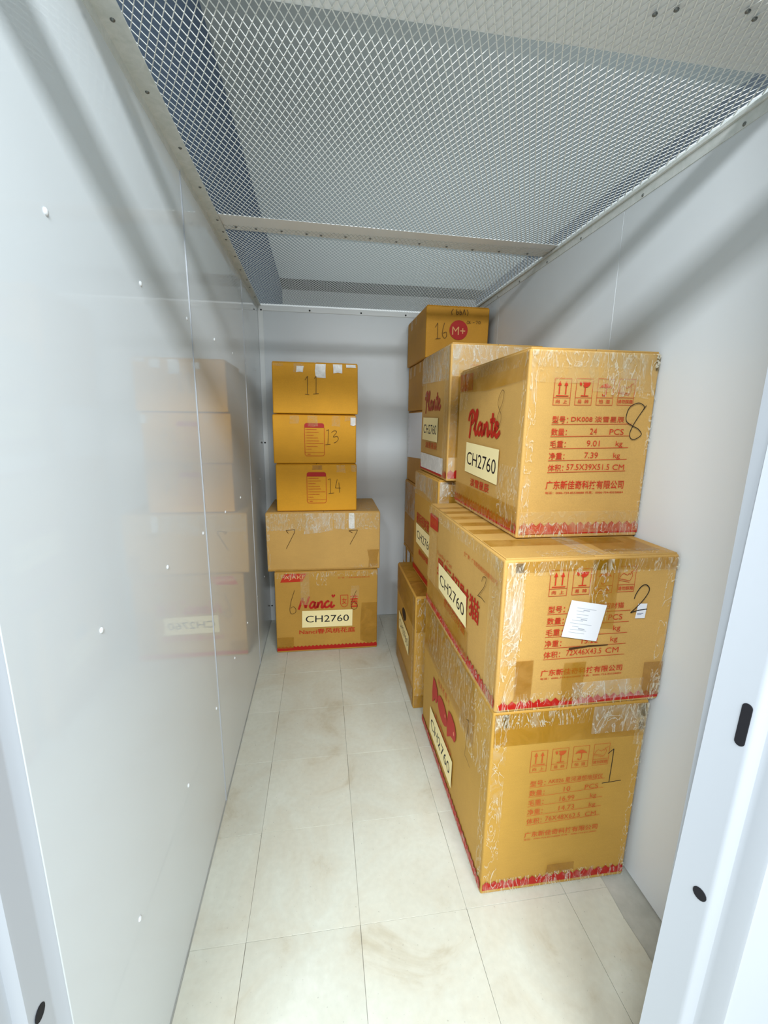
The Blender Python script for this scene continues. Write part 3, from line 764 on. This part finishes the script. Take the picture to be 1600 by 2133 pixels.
def notice(c, u0, v0, u1, v1):
    """round-cornered red list: solid heading, thin outline, rows of tiny print"""
    r = 0.012; k = Ink(); h0 = v1-0.024
    def rr(a0, a1, cu, cv): return [(cu+r*math.cos(math.radians(a0+(a1-a0)*i/5)), cv+r*math.sin(math.radians(a0+(a1-a0)*i/5))) for i in range(6)]
    k.poly([(u0, h0), (u1, h0)] + rr(0, 90, u1-r, v1-r) + rr(90, 180, u0+r, v1-r))
    c.ink('F', k, REDD, 'notice_heading')
    k = Ink(); k.segs([(u0, h0)] + rr(180, 270, u0+r, v0+r) + rr(270, 360, u1-r, v0+r) + [(u1, h0)], 0.0022)
    k.rect(u0, v0+0.018, u1, v0+0.0195)
    rs = random.Random(5)
    for i, L in enumerate((0.5, 0.62, 0.36, 0.60, 0.66, 0.86, 0.55, 0.24)):
        vv = h0-0.010-i*0.0152
        k.rect(u0+0.006, vv-0.0012, u0+0.009, vv+0.0012)
        q = u0+0.012
        while q < u0+0.012+L*0.1:
            a = rs.uniform(0.002, 0.006); k.rect(q, vv-0.0013, q+a, vv+0.0013); q += a+0.0012
    k.rect(u0+0.014, v0+0.008, u0+0.030, v0+0.011)
    c.ink('F', k, RED, 'notice_print')

z = z7+0.348
c = Carton('small amber carton marked 14 with a red list, lowest of the three amber ones', GL, 0.112, 2.4015, z, 0.4478, 0.36, 0.2688, 0.0019, K_LEFT)
notice(c, 0.169, 0.046, 0.275, 0.220)
c.pen('F', [[(0.285, 0.178), (0.298, 0.184), (0.299, 0.102)], [(0.288, 0.100), (0.319, 0.103)], [(0.337, 0.180), (0.326, 0.131), (0.356, 0.131)], [(0.346, 0.162), (0.350, 0.104)]], PENB, 0.0024, False)
c.tape('F', 0.333, 0.217, 0.383, 0.262, T_PALE); c.tape('F', 0.416, 0.222, 0.446, 0.262, T_PALE); c.tape('F', 0.20, 0.232, 0.255, 0.266, T_BROWN)
z += 0.2688
c = Carton('small amber carton marked 13 with a red list, middle of the three amber ones', GL, 0.1056, 2.4016, z, 0.4528, 0.36, 0.2673, 0.0052, K_LEFT)
notice(c, 0.169, 0.041, 0.275, 0.218)
c.pen('F', [[(0.287, 0.178), (0.299, 0.185), (0.294, 0.105)], [(0.280, 0.103), (0.308, 0.106)]], PENB, 0.0024, False)
c.pen('F', [[(0.314, 0.169), (0.330, 0.179), (0.343, 0.172), (0.324, 0.146), (0.345, 0.148), (0.352, 0.135), (0.342, 0.120), (0.327, 0.113)]], PENB, 0.0024)
c.tape('F', 0.093, 0.212, 0.141, 0.262, T_PALE); c.tape('F', 0.188, 0.200, 0.239, 0.264, T_PALE); c.tape('F', 0.317, 0.201, 0.365, 0.262, T_PALE); c.tape('F', 0.387, 0.232, 0.449, 0.264, T_PALE); c.tape('F', 0.420, 0.208, 0.450, 0.250, T_WHITE)
z += 0.2673
c = Carton('small amber carton marked 11 with white tape tabs, topmost beside the left wall', GL, 0.1129, 2.3867, z, 0.4524, 0.38, 0.2656, -0.0025, K_LEFT)
c.pen('F', [[(0.171, 0.172), (0.185, 0.192), (0.183, 0.101)], [(0.170, 0.101), (0.192, 0.097)], [(0.220, 0.181), (0.230, 0.193), (0.228, 0.104)], [(0.212, 0.102), (0.241, 0.105)]], PENB, 0.0026, False)
c.tape('F', 0.004, 0.240, 0.060, 0.262, T_PALE); c.tape('F', 0.113, 0.213, 0.164, 0.262, T_PALE); c.tape('F', 0.127, 0.213, 0.164, 0.243, T_WHITE)
c.tape('F', 0.226, 0.186, 0.279, 0.258, T_WHITE); c.tape('F', 0.320, 0.212, 0.370, 0.260, T_WHITE); c.tape('F', 0.386, 0.240, 0.438, 0.262, T_WHITE)
for u in (0.12, 0.235, 0.325): c.tape('T', u, 0.0, u+0.045, 0.05, T_WHITE, 0.0006)

# ---- middle stack on the right: 3, 4, 9
c = Carton('brown carton on the floor behind the largest carton, black mark above its sticker', GM, 0.7799, 1.7921, 0, 0.45, 0.5041, 0.5789, -0.0101, K_MID)
k = Ink().ellipse(0.232, 0.366, 0.050, 0.030).rect(0.20, 0.216, 0.26, 0.236)
c.ink('L', k, BLK, 'black_mark')
c.sticker('L', [(0.106, 0.228), (0.385, 0.215), (0.383, 0.318), (0.095, 0.326)])
c.tape('L', 0.0, 0.42, 0.50, 0.576, T_AMBER, rag=0.01); c.tape('L', 0.0, 0.01, 0.50, 0.10, T_AMBER); c.tape('L', 0.46, 0.01, 0.503, 0.57, T_CLEAR)
c.tape('F', 0.0, 0.40, 0.44, 0.576, T_AMBER); c.tape('F', 0.0, 0.01, 0.05, 0.57, T_CLEAR); c.tape('F', 0.0, 0.0, 0.40, 0.07, T_AMBER)
c.tape('T', 0.0, 0.0, 0.44, 0.20, T_BROWN, 0.0006); c.tape('T', 0.0, 0.20, 0.44, 0.50, T_AMBER, 0.0009)
c = Carton('film-wrapped brown carton sandwiched in the middle stack, partly hidden by the carton marked 2', GM, 0.8557, 1.7568, 0.5789, 0.40, 0.4218, 0.5417, 0.0223, K_MID)
c.ink('L', Ink().text('星际招财猫', 0.060, 0.276, 0.300, 0.330, 0.03), REDD, 'big_lettering')
c.ink('L', Ink().text('星际招财猫', 0.120, 0.120, 0.300, 0.150, 0.02), RED)
c.sticker('L', [(0.074, 0.172), (0.372, 0.160), (0.370, 0.268), (0.063, 0.272)])
c.ink('L', Ink().zigzag(0.004, 0.418, 0.014, 0.046), REDD, 'zigzag_band')
c.tape('L', 0.0, 0.42, 0.42, 0.538, T_PALE); c.tape('L', 0.02, 0.44, 0.34, 0.538, T_MILK, rag=0.012); c.tape('L', 0.37, 0.01, 0.42, 0.53, T_CLEAR)
c.tape('F', 0.0, 0.44, 0.40, 0.538, T_AMBER); c.tape('F', 0.0, 0.01, 0.05, 0.535, T_MILK); c.tape('F', 0.0, 0.47, 0.30, 0.538, T_MILK)
c = Carton('film-wrapped tan carton with faded red script, top of the middle stack', GM, 0.8737, 1.7133, 0.5789+0.5417, 0.39, 0.4595, 0.5495, 0.0097, K_FRONT)
c.ink('L', script_ink(PLANTE, 0.070, 0.280, 0.345, 0.378, 0.0150), plain('faded_red_ink', srgb(160, 66, 44), 0.6, 0.3), 'script_lettering')
c.ink('L', Ink().text('淡雪星辰', 0.100, 0.118, 0.305, 0.148, 0.02), ORG)
c.ink('L', Ink().zigzag(0.004, 0.455, 0.010, 0.042), REDD, 'zigzag_band'); c.ink('F', Ink().zigzag(0.006, 0.384, 0.012, 0.047), REDD, 'zigzag_band')
k = Ink(); care_icons(k, 0.085, 0.395); c.ink('F', k, RED)
c.sticker('L', [(0.043, 0.156), (0.316, 0.153), (0.316, 0.258), (0.052, 0.262)])
c.tape('L', 0.0, 0.415, 0.44, 0.546, T_MILK, rag=0.01); c.tape('L', 0.02, 0.02, 0.41, 0.090, T_WHITE, rag=0.004)
c.tape('L', 0.06, 0.36, 0.10, 0.45, T_CLEAR); c.tape('L', 0.0, 0.415, 0.45, 0.546, T_CLEAR); c.tape('L', 0.40, 0.01, 0.457, 0.545, T_PALE)
c.tape('F', 0.0, 0.43, 0.39, 0.546, T_PALE, rag=0.006); c.tape('F', 0.0, 0.45, 0.39, 0.546, T_MILK, rag=0.01); c.tape('F', 0.0, 0.01, 0.035, 0.545, T_MILK); c.tape('F', 0.0, 0.10, 0.39, 0.42, T_AMBER)

# ---- far right corner: 16 and the four cartons under it
yb, db = 2.3294, 0.478
c = Carton('brown carton with a red round emblem, marked 16, just under the mesh ceiling', GB, 0.9153, yb, 1.6957, 0.3439, db, 0.263, 0.0072, K_BACK)
c.ink('F', Ink().ellipse(0.176, 0.142, 0.050, 0.049), REDD, 'round_emblem')
c.ink('F', Ink().text('M+', 0.141, 0.118, 0.212, 0.158, 0.004), PALE, 'emblem_lettering', 0.0016)
c.pen('F', [[(0.048, 0.150), (0.061, 0.173), (0.063, 0.096)], [(0.052, 0.094), (0.079, 0.097)]], PENB, 0.0026, False)
c.pen('F', [[(0.097, 0.174), (0.089, 0.140), (0.088, 0.115), (0.100, 0.099), (0.111, 0.110), (0.108, 0.130), (0.092, 0.122)]], PENB, 0.0026)
c.pen('F', [[(0.142, 0.244), (0.133, 0.230), (0.136, 0.214)], [(0.160, 0.243), (0.161, 0.218), (0.170, 0.222), (0.168, 0.232), (0.161, 0.228)], [(0.178, 0.243), (0.178, 0.218), (0.187, 0.222), (0.185, 0.232), (0.178, 0.228)], [(0.194, 0.218), (0.201, 0.243), (0.208, 0.218)], [(0.215, 0.244), (0.222, 0.230), (0.219, 0.214)]], PENB, 0.0032)
c.pen('F', [[(0.222, 0.190), (0.218, 0.180), (0.226, 0.176), (0.232, 0.184), (0.222, 0.190)], [(0.236, 0.190), (0.233, 0.178), (0.242, 0.180)], [(0.250, 0.183), (0.260, 0.183)], [(0.266, 0.190), (0.276, 0.190), (0.270, 0.175)], [(0.284, 0.190), (0.280, 0.183), (0.290, 0.178), (0.294, 0.187), (0.284, 0.190)]], PENB, 0.0020)
c.tape('L', 0.10, 0.20, 0.16, 0.262, T_PALE); c.tape('L', 0.22, 0.21, 0.26, 0.262, T_PALE)
lows = [('golden carton directly under the carton marked 16, in the far right corner', 0.922, 1.4260, 0.2697),
        ('golden carton with a white paper on its side, third down in the far corner', 0.926, 0.9900, 0.4360),
        ('golden carton second from the floor in the far right corner', 0.917, 0.5500, 0.4400),
        ('golden carton on the floor in the far right corner', 0.915, 0.0, 0.5500)]
for i, (lab, x, z, h) in enumerate(lows):
    c = Carton(lab, GB, x, yb+0.004*i, z, 0.338, db-0.012, h, 0.004, K_BACK)
    if i == 1:
        c.sheet('L', [(0.02, h-0.29), (0.40, h-0.27), (0.40, h-0.012), (0.02, h-0.012)], WHITEP, 'white_paper', 0.001, 0.0004)
        c.tape('L', 0.02, h-0.32, 0.06, h-0.01, T_MILK)
    elif i == 2:
        c.tape('L', 0.0, h-0.22, 0.44, h-0.004, T_MILK, rag=0.01)
    elif i == 0:
        c.tape('L', 0.06, h-0.075, 0.11, h-0.003, T_PALE); c.tape('L', 0.18, h-0.070, 0.23, h-0.003, T_PALE); c.tape('L', 0.32, h-0.06, 0.36, h-0.003, T_PALE)
    else:
        c.tape('L', 0.03, h-0.12, 0.10, h-0.004, T_WHITE); c.tape('L', 0.16, h-0.12, 0.24, h-0.004, T_WHITE); c.tape('L', 0.3, h-0.12, 0.42, h-0.004, T_PALE)
